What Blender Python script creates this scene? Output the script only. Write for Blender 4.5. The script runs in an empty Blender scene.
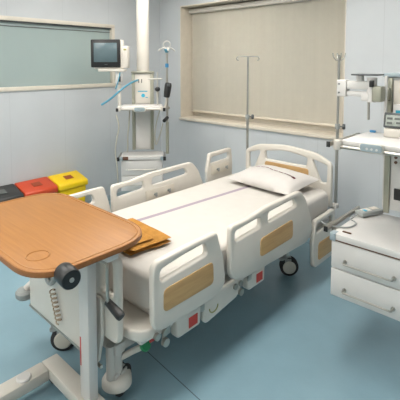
import bpy, bmesh, math, random
from mathutils import Vector, Matrix, noise
random.seed(4)
C = bpy.context.scene.collection
PI = math.pi
R = math.radians

# ------------------------------------------------------------------ materials
def lin(c):
    c = c / 255.0
    return c / 12.92 if c <= 0.04045 else ((c + 0.055) / 1.055) ** 2.4
def col(r, g, b): return (lin(r), lin(g), lin(b), 1)

def mat(name, rgb, rough=0.45, metal=0.0, var=0.04, scale=12.0, bump=0.0, bscale=60.0, coat=0.0, emit=None, trans=0.0, spec=0.5):
    m = bpy.data.materials.new(name); m.use_nodes = True
    nt = m.node_tree; p = nt.nodes['Principled BSDF']
    p.inputs['Roughness'].default_value = rough
    p.inputs['Metallic'].default_value = metal
    p.inputs['Coat Weight'].default_value = coat
    p.inputs['Transmission Weight'].default_value = trans
    p.inputs['Specular IOR Level'].default_value = spec
    tc = nt.nodes.new('ShaderNodeTexCoord')
    n = nt.nodes.new('ShaderNodeTexNoise'); n.inputs['Scale'].default_value = scale; n.inputs['Detail'].default_value = 4
    nt.links.new(tc.outputs['Object'], n.inputs['Vector'])
    r = nt.nodes.new('ShaderNodeValToRGB')
    c = col(*rgb)
    r.color_ramp.elements[0].position = 0.3; r.color_ramp.elements[1].position = 0.7
    r.color_ramp.elements[0].color = (c[0]*(1-var), c[1]*(1-var), c[2]*(1-var), 1)
    r.color_ramp.elements[1].color = (min(1, c[0]*(1+var)), min(1, c[1]*(1+var)), min(1, c[2]*(1+var)), 1)
    nt.links.new(n.outputs['Fac'], r.inputs['Fac']); nt.links.new(r.outputs['Color'], p.inputs['Base Color'])
    if bump:
        n2 = nt.nodes.new('ShaderNodeTexNoise'); n2.inputs['Scale'].default_value = bscale; n2.inputs['Detail'].default_value = 3
        nt.links.new(tc.outputs['Object'], n2.inputs['Vector'])
        b = nt.nodes.new('ShaderNodeBump'); b.inputs['Strength'].default_value = bump; b.inputs['Distance'].default_value = 0.01
        nt.links.new(n2.outputs['Fac'], b.inputs['Height']); nt.links.new(b.outputs['Normal'], p.inputs['Normal'])
    if emit:
        p.inputs['Emission Color'].default_value = col(*emit[0]); p.inputs['Emission Strength'].default_value = emit[1]
    return m

def mix_rgb(nt, fac, a, b):
    mx = nt.nodes.new('ShaderNodeMix'); mx.data_type = 'RGBA'
    for v, s in ((fac, mx.inputs[0]), (a, mx.inputs[6]), (b, mx.inputs[7])):
        if isinstance(v, (tuple, float, int)): s.default_value = v
        else: nt.links.new(v, s)
    return mx.outputs[2]

def mnode(nt, op, a, b=None):
    n = nt.nodes.new('ShaderNodeMath'); n.operation = op
    for v, s in ((a, n.inputs[0]), (b, n.inputs[1])):
        if v is None: continue
        if isinstance(v, (float, int)): s.default_value = v
        else: nt.links.new(v, s)
    return n.outputs[0]

def wood(name, dark, light, rough, axis_scale, spec=0.5):
    m = mat(name, light, rough, spec=spec); nt = m.node_tree; p = nt.nodes['Principled BSDF']
    tc = nt.nodes.new('ShaderNodeTexCoord'); mp = nt.nodes.new('ShaderNodeMapping')
    mp.inputs['Scale'].default_value = axis_scale
    nt.links.new(tc.outputs['Object'], mp.inputs['Vector'])
    n = nt.nodes.new('ShaderNodeTexNoise'); n.inputs['Scale'].default_value = 3.0; n.inputs['Detail'].default_value = 8; n.inputs['Roughness'].default_value = 0.65
    n.inputs['Distortion'].default_value = 0.3
    nt.links.new(mp.outputs['Vector'], n.inputs['Vector'])
    r = nt.nodes.new('ShaderNodeValToRGB'); r.color_ramp.elements[0].position = 0.3; r.color_ramp.elements[1].position = 0.7
    r.color_ramp.elements[0].color = col(*dark); r.color_ramp.elements[1].color = col(*light)
    nt.links.new(n.outputs['Fac'], r.inputs['Fac']); nt.links.new(r.outputs['Color'], p.inputs['Base Color'])
    return m

def wall_mat(name, rgb, axis):
    m = mat(name, rgb, 0.28, var=0.05, scale=1.6, bump=0.03, bscale=3.0); nt = m.node_tree; p = nt.nodes['Principled BSDF']
    base = p.inputs['Base Color'].links[0].from_socket
    g = nt.nodes.new('ShaderNodeNewGeometry'); sx = nt.nodes.new('ShaderNodeSeparateXYZ'); nt.links.new(g.outputs['Position'], sx.inputs[0])
    f = mnode(nt, 'FRACT', mnode(nt, 'DIVIDE', mnode(nt, 'ADD', sx.outputs[axis], 10.28), 0.6))
    seam = mnode(nt, 'LESS_THAN', f, 0.007)
    c = col(*[v * 0.95 for v in rgb])
    nt.links.new(mix_rgb(nt, seam, base, c), p.inputs['Base Color'])
    return m

WHITE = (214, 208, 198)
M = {}
M['plastic'] = mat('cream_plastic', (206, 201, 192), 0.35, var=0.02)
M['paint'] = mat('white_enamel', (205, 200, 193), 0.32, var=0.025)
M['paint2'] = mat('cool_white_enamel', (204, 202, 199), 0.35, var=0.02)
M['grey'] = mat('grey_plastic', (150, 154, 152), 0.45)
M['darkgrey'] = mat('dark_grey_plastic', (78, 82, 84), 0.45)
M['alu'] = mat('matte_aluminium', (158, 158, 144), 0.4, 0.5, 0.05)
M['steel'] = mat('brushed_steel', (176, 172, 164), 0.28, 0.9, 0.05)
M['steel2'] = mat('dull_steel_pole', (158, 158, 152), 0.35, 0.6, 0.05)
M['black'] = mat('black_plastic', (26, 27, 28), 0.4)
M['rubber'] = mat('black_rubber', (42, 40, 40), 0.7)
M['blue'] = mat('blue_plastic', (66, 140, 190), 0.4)
M['padblue'] = mat('grey_blue_pad', (146, 160, 166), 0.45)
M['teal'] = mat('teal_print', (40, 160, 190), 0.5)
M['green'] = mat('green_plastic', (30, 130, 80), 0.4)
M['red'] = mat('red_print', (196, 62, 52), 0.5)
M['maroon'] = mat('maroon_thread', (110, 44, 58), 0.8)
M['olive'] = mat('olive_print', (150, 150, 90), 0.6)
M['brown'] = mat('brown_strap', (92, 62, 44), 0.6)
M['sheet'] = mat('white_cotton_sheet', (196, 192, 186), 0.85, var=0.02, bump=0.15, bscale=7.0, spec=0.2)
M['pillow'] = mat('white_pillow_cotton', (197, 193, 189), 0.85, var=0.02, bump=0.25, bscale=14.0, spec=0.2)
M['mattress'] = mat('white_vinyl', (214, 210, 205), 0.5)
M['towel'] = mat('ochre_brown_cloth', (172, 124, 62), 0.95, var=0.12, scale=30, bump=0.4, bscale=120, spec=0.1)
M['bin_black'] = mat('bin_black', (40, 42, 42), 0.38)
M['bin_red'] = mat('bin_red', (188, 66, 32), 0.38)
M['bin_yellow'] = mat('bin_yellow', (228, 192, 10), 0.38)
M['label_dark'] = mat('dark_red_label', (140, 60, 30), 0.5)
M['label_grey'] = mat('grey_label', (90, 94, 92), 0.5)
M['wood_table'] = wood('beech_laminate', (140, 93, 42), (157, 107, 52), 0.42, (1.2, 22, 22))
M['wood_edge'] = wood('beech_edge', (128, 80, 36), (146, 94, 46), 0.45, (1.2, 22, 22))
M['wood_panel'] = wood('oak_laminate', (176, 140, 92), (196, 160, 110), 0.45, (14, 1.5, 14))
M['wood_head'] = wood('oak_laminate_head', (176, 140, 92), (196, 160, 110), 0.45, (1.5, 14, 14))
M['wall_l'] = wall_mat('pale_blue_panel_left', (190, 194, 197), 1)
M['wall_b'] = wall_mat('pale_blue_panel_back', (196, 200, 203), 0)
M['wall_o'] = mat('pale_paint', (226, 226, 222), 0.6)
M['ceil'] = mat('white_ceiling', (232, 231, 228), 0.8)
M['frame'] = mat('cream_frame', (206, 199, 186), 0.4)
M['reveal'] = mat('cream_reveal', (212, 203, 188), 0.5)
M['base'] = mat('grey_blue_skirting', (165, 180, 186), 0.4)
M['screen'] = mat('dark_screen', (86, 104, 110), 0.2)
M['lcd'] = mat('lcd_face', (150, 158, 150), 0.3, var=0.2, scale=60)
M['cable'] = mat('grey_cable', (176, 172, 158), 0.5)
M['hose'] = mat('blue_hose', (70, 136, 160), 0.4)
M['clear'] = mat('pale_hook_plastic', (186, 184, 176), 0.3)
M['coil'] = mat('beige_coil_cord', (176, 160, 140), 0.5)
M['glow'] = mat('light_diffuser', (255, 255, 255), 0.5, emit=((255, 250, 243), 13.5))
M['glow2'] = mat('light_diffuser_soft', (255, 255, 255), 0.5, emit=((255, 250, 244), 2.5))

def pane_mat():
    m = mat('frosted_grey_green_pane', (152, 166, 164), 0.22, var=0.03, scale=1.5)
    return m
M['pane'] = pane_mat()

def blind_mat():
    m = mat('beige_blind_fabric', (246, 240, 226), 0.85, var=0.015, spec=0.15); nt = m.node_tree; p = nt.nodes['Principled BSDF']
    base = p.inputs['Base Color'].links[0].from_socket
    g = nt.nodes.new('ShaderNodeNewGeometry'); sx = nt.nodes.new('ShaderNodeSeparateXYZ'); nt.links.new(g.outputs['Position'], sx.inputs[0])
    n = nt.nodes.new('ShaderNodeTexNoise'); n.noise_dimensions = '1D'; n.inputs['Scale'].default_value = 14; n.inputs['Detail'].default_value = 2
    nt.links.new(sx.outputs[0], n.inputs['W'])
    f = mnode(nt, 'MULTIPLY', n.outputs['Fac'], 0.22)
    nt.links.new(mix_rgb(nt, f, base, col(222, 215, 200)), p.inputs['Base Color'])
    return m
M['blind'] = blind_mat()

def floor_mat():
    m = mat('blue_vinyl', (132, 162, 174), 0.34, var=0.05, scale=5.0, bump=0.02, bscale=8); nt = m.node_tree; p = nt.nodes['Principled BSDF']
    base = p.inputs['Base Color'].links[0].from_socket
    g = nt.nodes.new('ShaderNodeNewGeometry'); sx = nt.nodes.new('ShaderNodeSeparateXYZ'); nt.links.new(g.outputs['Position'], sx.inputs[0])
    # welded seams of the sheet vinyl, two metres apart
    y = mnode(nt, 'ADD', sx.outputs[1], mnode(nt, 'MULTIPLY', sx.outputs[0], 0.10))
    f = mnode(nt, 'FRACT', mnode(nt, 'DIVIDE', mnode(nt, 'ADD', y, 10 - 1.31), 2.0))
    seam = mnode(nt, 'LESS_THAN', f, 0.0028)
    n = nt.nodes.new('ShaderNodeTexNoise'); n.inputs['Scale'].default_value = 90; n.inputs['Detail'].default_value = 2
    nt.links.new(g.outputs['Position'], n.inputs['Vector'])
    sp = mix_rgb(nt, mnode(nt, 'MULTIPLY', n.outputs['Fac'], 0.12), base, col(98, 133, 149))
    nt.links.new(mix_rgb(nt, seam, sp, col(74, 92, 98)), p.inputs['Base Color'])
    return m
M['floor'] = floor_mat()

def sheet_mat():
    m = M['sheet']; nt = m.node_tree; p = nt.nodes['Principled BSDF']
    base = p.inputs['Base Color'].links[0].from_socket
    g = nt.nodes.new('ShaderNodeNewGeometry'); sx = nt.nodes.new('ShaderNodeSeparateXYZ'); nt.links.new(g.outputs['Position'], sx.inputs[0])
    # woven stripe: distance to a line running down the length of the sheet
    d = mnode(nt, 'ABSOLUTE', mnode(nt, 'ADD', mnode(nt, 'SUBTRACT', sx.outputs[0], mnode(nt, 'MULTIPLY', sx.outputs[1], 0.08)), 2.209))
    outer = mnode(nt, 'LESS_THAN', d, 0.019)
    nt.links.new(mix_rgb(nt, mnode(nt, 'MULTIPLY', outer, 0.8), base, col(140, 124, 142)), p.inputs['Base Color'])
sheet_mat()

# ------------------------------------------------------------------ mesh tools
def box(bm, c, s, bev=0.0, rot=None, seg=2):
    g = bmesh.ops.create_cube(bm, size=1.0); vs = g['verts']
    bmesh.ops.scale(bm, vec=s, verts=vs)
    if bev:
        es = list({e for v in vs for e in v.link_edges})
        r = bmesh.ops.bevel(bm, geom=es, offset=min(bev, min(s) * 0.49), segments=seg, affect='EDGES', profile=0.5)
        vs = list({v for f in r['faces'] for v in f.verts} | {v for v in vs if v.is_valid})
    if rot is not None: bmesh.ops.transform(bm, matrix=rot, verts=vs)
    bmesh.ops.translate(bm, vec=c, verts=vs)
    return vs
def span(bm, a, b, bev=0.0):
    return box(bm, [(a[i] + b[i]) / 2 for i in range(3)], [abs(b[i] - a[i]) for i in range(3)], bev)
def cyl(bm, p0, p1, r, n=20, r2=None):
    p0, p1 = Vector(p0), Vector(p1); d = p1 - p0
    q = d.to_track_quat('Z', 'Y').to_matrix().to_4x4()
    bmesh.ops.create_cone(bm, cap_ends=True, segments=n, radius1=r, radius2=r if r2 is None else r2, depth=d.length,
                          matrix=Matrix.Translation((p0 + p1) / 2) @ q)
def sph(bm, c, r, sc=(1, 1, 1), n=16):
    bmesh.ops.create_uvsphere(bm, u_segments=n, v_segments=n // 2 + 2, radius=r,
                              matrix=Matrix.Translation(c) @ Matrix.Diagonal((*sc, 1)))
def smooth_path(pts, k=6):
    P = [Vector(p) for p in pts]
    if len(P) < 3: return P
    out = []
    for i in range(len(P) - 1):
        a = P[max(i - 1, 0)]; b = P[i]; c = P[i + 1]; d = P[min(i + 2, len(P) - 1)]
        for j in range(k):
            t = j / k
            out.append(0.5 * (2*b + (c - a)*t + (2*a - 5*b + 4*c - d)*t*t + (3*b - a - 3*c + d)*t*t*t))
    out.append(P[-1]); return out
def tube(bm, pts, r, n=10, smooth=True, closed=False):
    P = smooth_path(pts) if smooth else [Vector(p) for p in pts]
    rings = []; up = Vector((0, 0, 1))
    prev = None
    for i, p in enumerate(P):
        if closed: t = (P[(i + 1) % len(P)] - P[i - 1])
        else: t = P[min(i + 1, len(P) - 1)] - P[max(i - 1, 0)]
        t.normalize()
        if prev is None:
            a = t.cross(up)
            if a.length < 0.1: a = t.cross(Vector((1, 0, 0)))
        else:
            a = prev - t * prev.dot(t)
            if a.length < 1e-4: a = t.orthogonal()
        a.normalize(); b = t.cross(a); prev = a
        rings.append([bm.verts.new(p + (a * math.cos(2*PI*j/n) + b * math.sin(2*PI*j/n)) * r) for j in range(n)])
    m = len(rings)
    for i in range(m if closed else m - 1):
        A, B = rings[i], rings[(i + 1) % m]
        for j in range(n): bm.faces.new((A[j], A[(j+1) % n], B[(j+1) % n], B[j]))
    if not closed:
        bm.faces.new(list(reversed(rings[0]))); bm.faces.new(rings[-1])
def lathe(bm, prof, c=(0, 0, 0), n=28, mtx=None):
    rings = []
    for (r, z) in prof:
        rings.append([bm.verts.new((r*math.cos(2*PI*j/n), r*math.sin(2*PI*j/n), z)) for j in range(n)])
    for A, B in zip(rings, rings[1:]):
        for j in range(n): bm.faces.new((A[j], A[(j+1) % n], B[(j+1) % n], B[j]))
    bm.faces.new(list(reversed(rings[0]))); bm.faces.new(rings[-1])
    vs = [v for ring in rings for v in ring]
    if mtx is not None: bmesh.ops.transform(bm, matrix=mtx, verts=vs)
    bmesh.ops.translate(bm, vec=c, verts=vs)
def round_poly(pts, rad, n=6):
    out = []; N = len(pts)
    for i in range(N):
        p = Vector((*pts[i][:2], 0)); a = Vector((*pts[i-1][:2], 0)); b = Vector((*pts[(i+1) % N][:2], 0))
        r = pts[i][2] if len(pts[i]) > 2 else rad
        u = (a - p).normalized(); v = (b - p).normalized()
        ang = u.angle(v); t = min(r / math.tan(ang / 2), (a - p).length * 0.49, (b - p).length * 0.49)
        p0 = p + u * t; p2 = p + v * t
        for k in range(n + 1):
            s = k / n
            out.append(((1-s)**2 * p0 + 2*s*(1-s) * p + s*s * p2).to_2d())
    return out
def plate(outline, holes, thick, bev, mtx):
    """a flat moulded board with rounded rim and openings; outline in (u, v), thickness along w"""
    cu = bpy.data.curves.new('tmp', 'CURVE'); cu.dimensions = '2D'; cu.fill_mode = 'BOTH'
    cu.extrude = thick / 2 - bev; cu.bevel_depth = bev; cu.bevel_resolution = 2
    def area(P): return sum(P[i-1][0]*P[i][1] - P[i][0]*P[i-1][1] for i in range(len(P))) / 2
    for k, P in enumerate([outline] + holes):
        P = list(P)
        if (area(P) > 0) != (k == 0): P.reverse()
        N = len(P); Q = []
        for i in range(N):                   # inset by the bevel so the finished rim keeps the outline
            t = (P[(i+1) % N] - P[i-1])
            nrm = Vector((t.y, -t.x)); nrm = nrm.normalized() if nrm.length > 1e-9 else Vector((0, 0))
            Q.append(P[i] - nrm * bev)
        sp = cu.splines.new('POLY'); sp.points.add(N - 1); sp.use_cyclic_u = True
        for i, q in enumerate(Q): sp.points[i].co = (q.x, q.y, 0, 1)
    ob = bpy.data.objects.new('tmp', cu); C.objects.link(ob)
    dg = bpy.context.evaluated_depsgraph_get(); me = bpy.data.meshes.new_from_object(ob.evaluated_get(dg))
    bm = bmesh.new(); bm.from_mesh(me)
    bpy.data.objects.remove(ob); bpy.data.curves.remove(cu); bpy.data.meshes.remove(me)
    bmesh.ops.remove_doubles(bm, verts=bm.verts, dist=1e-5)
    bmesh.ops.transform(bm, matrix=mtx, verts=bm.verts)
    bmesh.ops.recalc_face_normals(bm, faces=bm.faces)
    return bm
def MYZ(x): return Matrix(((0, 0, 1, x), (1, 0, 0, 0), (0, 1, 0, 0), (0, 0, 0, 1)))     # (u,v) -> (Y,Z) at X
def MXZ(y): return Matrix(((1, 0, 0, 0), (0, 0, -1, y), (0, 1, 0, 0), (0, 0, 0, 1)))    # (u,v) -> (X,Z) at Y
def MXY(z): return Matrix.Translation((0, 0, z))

def rootmat(o):
    while o.parent: o = o.parent
    return Matrix.LocRotScale(o.location, o.rotation_euler, None)
def obj(name, bm, m, parent=None, world=True, label=None, flat=False, sharp=35):
    bmesh.ops.recalc_face_normals(bm, faces=bm.faces)
    o = bpy.data.objects.new(name, None)
    me = bpy.data.meshes.new(name); bpy.data.objects.remove(o)
    if parent is not None and world:
        bmesh.ops.transform(bm, matrix=rootmat(parent).inverted(), verts=bm.verts)
    loc = Vector((0, 0, 0))
    if parent is None:
        xs = [v.co.x for v in bm.verts]; ys = [v.co.y for v in bm.verts]; zs = [v.co.z for v in bm.verts]
        loc = Vector(((min(xs)+max(xs))/2, (min(ys)+max(ys))/2, min(zs)))
        bmesh.ops.translate(bm, vec=-loc, verts=bm.verts)
    bm.to_mesh(me); bm.free()
    me.materials.append(m)
    if not flat:
        for p in me.polygons: p.use_smooth = True
        me.set_sharp_from_angle(angle=R(sharp))
    o = bpy.data.objects.new(name, me); C.objects.link(o); o.location = loc
    if parent is not None: o.parent = parent
    if label: o['label'] = label
    return o
def tag(o, label, cat, group=None):
    o['label'] = label; o['category'] = cat
    if group: o['group'] = group
    return o
def thing(name, loc, label, cat, rz=0, group=None):
    o = bpy.data.objects.new(name, None); C.objects.link(o); o.empty_display_size = 0.1
    o.location = loc; o.rotation_euler = (0, 0, rz)
    return tag(o, label, cat, group)
def struct(name, bm, m, parent=None):
    o = obj(name, bm, m, parent)
    if parent is None: o['kind'] = 'structure'
    return o
def nb(): return bmesh.new()
def bspan(a, b, bev=0.0):
    bm = nb(); span(bm, a, b, bev); return bm
def bbox(c, s, bev=0.0, rot=None):
    bm = nb(); box(bm, c, s, bev, rot); return bm
def bcyl(p0, p1, r, n=20, r2=None):
    bm = nb(); cyl(bm, p0, p1, r, n, r2); return bm
def btube(pts, r, n=10, smooth=True, closed=False):
    bm = nb(); tube(bm, pts, r, n, smooth, closed); return bm

# ------------------------------------------------------------------ the room
XL, YB, XR, YF, ZC = -4.2, 3.75, 1.6, -2.2, 2.8
struct('floor', bspan((XL-.3, YF-.2, -.1), (XR+.2, YB+.5, 0)), M['floor'])
struct('ceiling', bspan((XL-.3, YF-.2, ZC), (XR+.2, YB+.5, ZC+.1)), M['ceil'])
# left wall with the observation window opening
WY0, WY1, WZ0, WZ1 = 0.35, 3.0, 1.425, 2.175
bm = nb()
span(bm, (XL-.2, YF-.2, 0), (XL, WY0, ZC)); span(bm, (XL-.2, WY1, 0), (XL, YB+.5, ZC))
span(bm, (XL-.2, WY0, 0), (XL, WY1, WZ0)); span(bm, (XL-.2, WY0, WZ1), (XL, WY1, ZC))
struct('wall_left', bm, M['wall_l'])
# back wall with the blind window opening
BX0, BX1, BZ0, BZ1 = -3.81, -1.62, 0.985, 2.44
bm = nb()
span(bm, (XL, YB, 0), (BX0, YB+.3, ZC)); span(bm, (BX1, YB, 0), (XR, YB+.3, ZC))
span(bm, (BX0, YB, 0), (BX1, YB+.3, BZ0)); span(bm, (BX0, YB, BZ1), (BX1, YB+.3, ZC))
struct('wall_back', bm, M['wall_b'])
struct('wall_right', bspan((XR, YF, 0), (XR+.2, YB, ZC)), M['wall_b'])
struct('wall_front', bspan((XL, YF-.2, 0), (XR, YF, ZC)), M['wall_o'])
struct('baseboard_back', bspan((XL+.012, YB-.012, 0.0), (XR, YB, .09), .004), M['base'])
struct('baseboard_left', bspan((XL, YF, 0.0), (XL+.012, YB-.012, .09), .004), M['base'])

# observation window
bm = nb(); fw = .042
span(bm, (XL-.06, WY0, WZ1-fw), (XL+.014, WY1, WZ1), .004); span(bm, (XL-.06, WY0, WZ0), (XL+.014, WY1, WZ0+fw), .004)
span(bm, (XL-.06, WY0, WZ0+fw), (XL+.014, WY0+fw, WZ1-fw), .004); span(bm, (XL-.06, WY1-fw, WZ0+fw), (XL+.014, WY1, WZ1-fw), .004)
w1 = struct('window_1', bm, M['frame'])
obj('pane', bspan((XL-.045, WY0+fw, WZ0+fw), (XL-.035, WY1-fw, WZ1-fw)), M['pane'], w1)
obj('top_shade_strip', bspan((XL-.035, WY0+fw, WZ1-fw-.012), (XL-.004, WY1-fw, WZ1-fw)), M['darkgrey'], w1)  # dark strip stands in for the shaded line under the frame top
obj('headrail_reflection', bspan((XL-.035, WY0+fw, WZ1-fw-.055), (XL-.026, WY1-fw, WZ1-fw-.048)), M['darkgrey'], w1)  # dark line drawn for a blind headrail's reflection in the pane

# back window: reveal lining, sill, sash, pane
bm = nb()
span(bm, (BX0, YB-.004, BZ0+.024), (BX0+.012, YB+.3, BZ1)); span(bm, (BX1-.012, YB-.004, BZ0+.024), (BX1, YB+.3, BZ1))
span(bm, (BX0+.012, YB-.004, BZ1-.012), (BX1-.012, YB+.3, BZ1))
w2 = struct('window_2', bm, M['reveal'])
obj('window_sill', bspan((BX0-.01, YB-.02, BZ0-.012), (BX1+.01, YB+.3, BZ0+.024), .006), M['reveal'], w2)
bm = nb()
for a, b in (((BX0+.012, BZ0+.024), (BX1-.012, BZ0+.075)), ((BX0+.012, BZ1-.07), (BX1-.012, BZ1-.012)), ((BX0+.012, BZ0+.075), (BX0+.06, BZ1-.07)),
             ((BX1-.06, BZ0+.075), (BX1-.012, BZ1-.07)), ((-2.74, BZ0+.075), (-2.69, BZ1-.07))):
    span(bm, (a[0], YB+.235, a[1]), (b[0], YB+.28, b[1]))
obj('window_sash', bm, M['frame'], w2)
obj('pane', bspan((BX0+.06, YB+.25, BZ0+.075), (BX1-.06, YB+.256, BZ1-.07)), M['pane'], w2)
# roller blind
bl = thing('roller_blind', ((BX0+BX1)/2, YB+.19, BZ0+.06), 'beige fabric roller blind pulled down over the large back window', 'blind')
bm = nb()                                            # fabric, hanging with very slight vertical ripples
n = 120; top = BZ1-.075; bot = BZ0+.1
grid = []
for j in range(2):
    grid.append([bm.verts.new((BX0+.03+(BX1-BX0-.06)*i/n, YB+.19+.0016*math.sin(i*1.1)+.0012*math.sin(i*.37), (bot, top)[j])) for i in range(n+1)])
for i in range(n): bm.faces.new((grid[0][i], grid[0][i+1], grid[1][i+1], grid[1][i]))
bmesh.ops.solidify(bm, geom=bm.faces[:], thickness=.0015)
obj('fabric', bm, M['blind'], bl)
obj('cassette', bspan((BX0+.016, YB+.13, BZ1-.085), (BX1-.016, YB+.22, BZ1-.03), .01), M['plastic'], bl)
obj('bottom_bar', bspan((BX0+.03, YB+.175, BZ0+.082), (BX1-.03, YB+.2, BZ0+.108), .006), M['reveal'], bl)

# ceiling lights: the room's lamps
def ceiling_light(x, y, sx, sy, glow, label):
    t = thing('ceiling_light', (x, y, ZC-.05), label, 'ceiling light', group='recessed ceiling panels')
    bm = nb()
    for s in (-1, 1):
        span(bm, (x+s*sx/2, y-sy/2-.03, ZC-.05), (x+s*(sx/2+.03), y+sy/2+.03, ZC))
        span(bm, (x-sx/2, y+s*sy/2, ZC-.05), (x+sx/2, y+s*(sy/2+.03), ZC))
    obj('light_frame', bm, M['paint'], t)
    obj('diffuser', bspan((x-sx/2, y-sy/2, ZC-.03), (x+sx/2, y+sy/2, ZC-.02)), glow, t)
ceiling_light(-3.1, 2.6, .6, 1.2, M['glow'], 'rectangular ceiling light panel in the far left of the ceiling')
ceiling_light(-3.1, 0.6, .6, 1.2, M['glow'], 'rectangular ceiling light panel above the waste bins')
ceiling_light(-3.1, -1.3, .6, 1.2, M['glow'], 'rectangular ceiling light panel at the front left of the room')
ceiling_light(-1.2, 2.2, .6, 1.2, M['glow'], 'rectangular ceiling light panel above the right side of the bed')
ceiling_light(-1.2, 0.4, .6, 1.2, M['glow'], 'rectangular ceiling light panel before the foot of the bed')
ceiling_light(-1.2, -1.3, .6, 1.2, M['glow'], 'rectangular ceiling light panel at the front of the room')
ceiling_light(.7, 1.6, .6, 1.2, M['glow2'], 'rectangular ceiling light panel on the right side of the room')
ceiling_light(.7, -.6, .6, 1.2, M['glow2'], 'rectangular ceiling light panel at the front right of the room')

# ------------------------------------------------------------------ hospital bed
XN, XF = -1.395, -2.44          # planes of the near and the far rails
XC = -1.9075
bed = thing('hospital_bed', (XC, 2.1, 0), 'cream hospital bed frame on castors with wood-panelled head board and side rails', 'hospital bed')
TH = .036
def V2(P): return [Vector(p) for p in P]
# head board
def mirror(P, c): return [(2*c - p[0], *p[1:]) for p in reversed(P)]
cx = XC + .02; hw = .435
out = round_poly([(cx-hw, .52, .02), (cx+hw, .52, .02), (cx+hw, .885, .05), (cx+.30, .955, .3), (cx, .985, .8), (cx-.30, .955, .3), (cx-hw, .885, .05)], .03)
hl = [(cx-.395, .865, .02), (cx-.255, .905, .03), (cx-.29, .83, .03), (cx-.34, .715, .02), (cx-.392, .72, .02)]
hr = mirror(hl, cx)
hm = [(cx-.205, .83, .02), (cx+.205, .83, .02), (cx+.215, .902, .02), (cx, .935, .5), (cx-.215, .902, .02)]
hb = obj('headboard', plate(out, [round_poly(hl, .02), round_poly(hm, .02), round_poly(hr, .02)], TH, .012, MXZ(3.17)), M['plastic'], bed)
obj('wood_panel', plate(round_poly([(cx-.21, .66), (cx+.23, .66), (cx+.23, .81), (cx-.21, .81)], .025), [], .008, .002, MXZ(3.151)), M['wood_head'], hb, label='oak laminate inset')
# foot board
fy = 1.085; cx = XC - .02; hw = .43
out = round_poly([(cx-hw, .40, .05), (cx+hw, .40, .05), (cx+hw, .815, .05), (cx+.30, .845, .2), (cx, .86, .8), (cx-.30, .845, .2), (cx-hw, .815, .05)], .03)
hl = [(cx-.39, .785, .02), (cx-.29, .80, .02), (cx-.29, .62, .02), (cx-.39, .62, .02)]
fb = obj('footboard', plate(out, [round_poly(hl, .02), round_poly(mirror(hl, cx), .02),
        round_poly([(cx-.22, .745), (cx+.22, .745), (cx+.22, .80), (cx, .815, .4), (cx-.22, .80)], .02)], TH, .012, MXZ(fy)), M['plastic'], bed)
obj('foot_skirt', plate(round_poly([(-2.352, .262, .02), (-1.64, .262, .02), (-1.60, .42, .03), (-1.60, .60, .03), (-2.352, .60, .03)], .02), [], .02, .006, MXZ(fy-.029)), M['plastic'], fb)
# side rails
def rail(x, kind, dz=0.0):
    near = x > XC
    xo = x + (TH/2 + .001) * (1 if near else -1)
    xi = x - (TH/2 + .003) * (1 if near else -1)
    if kind == 'foot':
        o = [(1.178, .455, .075), (1.60, .452, .06), (1.705, .49, .07), (1.675, .66, .1), (1.628, .808, .03), (1.40, .805, .3), (1.178, .795, .05)]
        h = [[(1.218, .69, .03), (1.555, .712, .03), (1.53, .778, .03), (1.38, .77, .2), (1.224, .752, .03)]]
        w = [(1.238, .54, .03), (1.594, .54, .03), (1.59, .662, .03), (1.24, .652, .03)]
        L = None
    elif kind == 'mid':
        o = [(1.745, .50, .08), (1.84, .455, .07), (2.60, .428, .1), (2.70, .47, .06), (2.675, .59, .2), (2.60, .745, .15), (2.52, .826, .07), (2.10, .822, .4), (1.90, .80, .3), (1.742, .80, .03)]
        h = [[(1.778, .700, .03), (2.04, .712, .025), (2.03, .777, .025), (1.783, .762, .025)],
             [(2.112, .716, .025), (2.475, .732, .03), (2.43, .792, .03), (2.115, .782, .025)]]
        w = [(2.028, .527, .03), (2.412, .53, .03), (2.408, .658, .03), (2.028, .642, .03)]
        L = (2.0, 2.30, .605, .69)
    else:
        o = [(2.735, .50, .05), (3.07, .50, .05), (3.085, .70, .1), (3.065, .872, .03), (2.75, .862, .03), (2.715, .70, .05)]
        h = [[(2.755, .765, .025), (3.035, .775, .025), (3.03, .835, .025), (2.775, .825, .025)]]
        w = [(2.79, .545, .03), (3.05, .545, .03), (3.05, .68, .03), (2.79, .68, .03)]
        L = (2.77, 3.03, .66, .745)
    sh = lambda P: [(p[0] - (.045 if kind == 'mid' and not near and p[0] < 2.2 else 0), p[1]+dz, *p[2:]) for p in P]
    r = obj('side_rail', plate(round_poly(sh(o), .03), [round_poly(sh(q), .02) for q in h], TH, .010, MYZ(x)), M['plastic'], bed)
    obj('wood_panel', plate(round_poly(sh(w), .02), [], .006, .002, MYZ(xo)), M['wood_panel'], r, label='oak laminate inset')
    if L and not near:
        obj('latch_plate', bspan((xi-.004, L[0], L[2]+dz), (xi+.004, L[1], L[3]+dz), .003), M['frame'], r)
        for f in (.3, .78):
            bm = nb(); y = L[0] + (L[1]-L[0])*f; z = (L[2]+L[3])/2+dz
            cyl(bm, (xi, y, z), (xi+.02, y, z), .011); box(bm, (xi+.022, y, z), (.008, .018, .034), .003)
            obj('latch_knob', bm, M['grey'], r)
    # the two arms that carry the rail
    for f in ((1.3, 1.55) if kind == 'foot' else (1.98, 2.42) if kind == 'mid' else (2.82, 3.0)):
        s = 1 if near else -1
        zt = .53 + dz if kind != 'foot' else .52
        bm = nb(); box(bm, (x - s*.026, f, (zt + .40)/2), (.012, .04, abs(zt-.40)+.03), .004); cyl(bm, (x-s*.075, f, .415), (x-s*.018, f, .415), .016)
        obj('rail_arm', bm, M['steel'], r)
for x in (XN, XF):
    u = 0 if x == XN else .03; rail(x, 'foot', u); rail(x, 'mid', u); rail(x, 'head', -.315 if x == XN else u)
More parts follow.
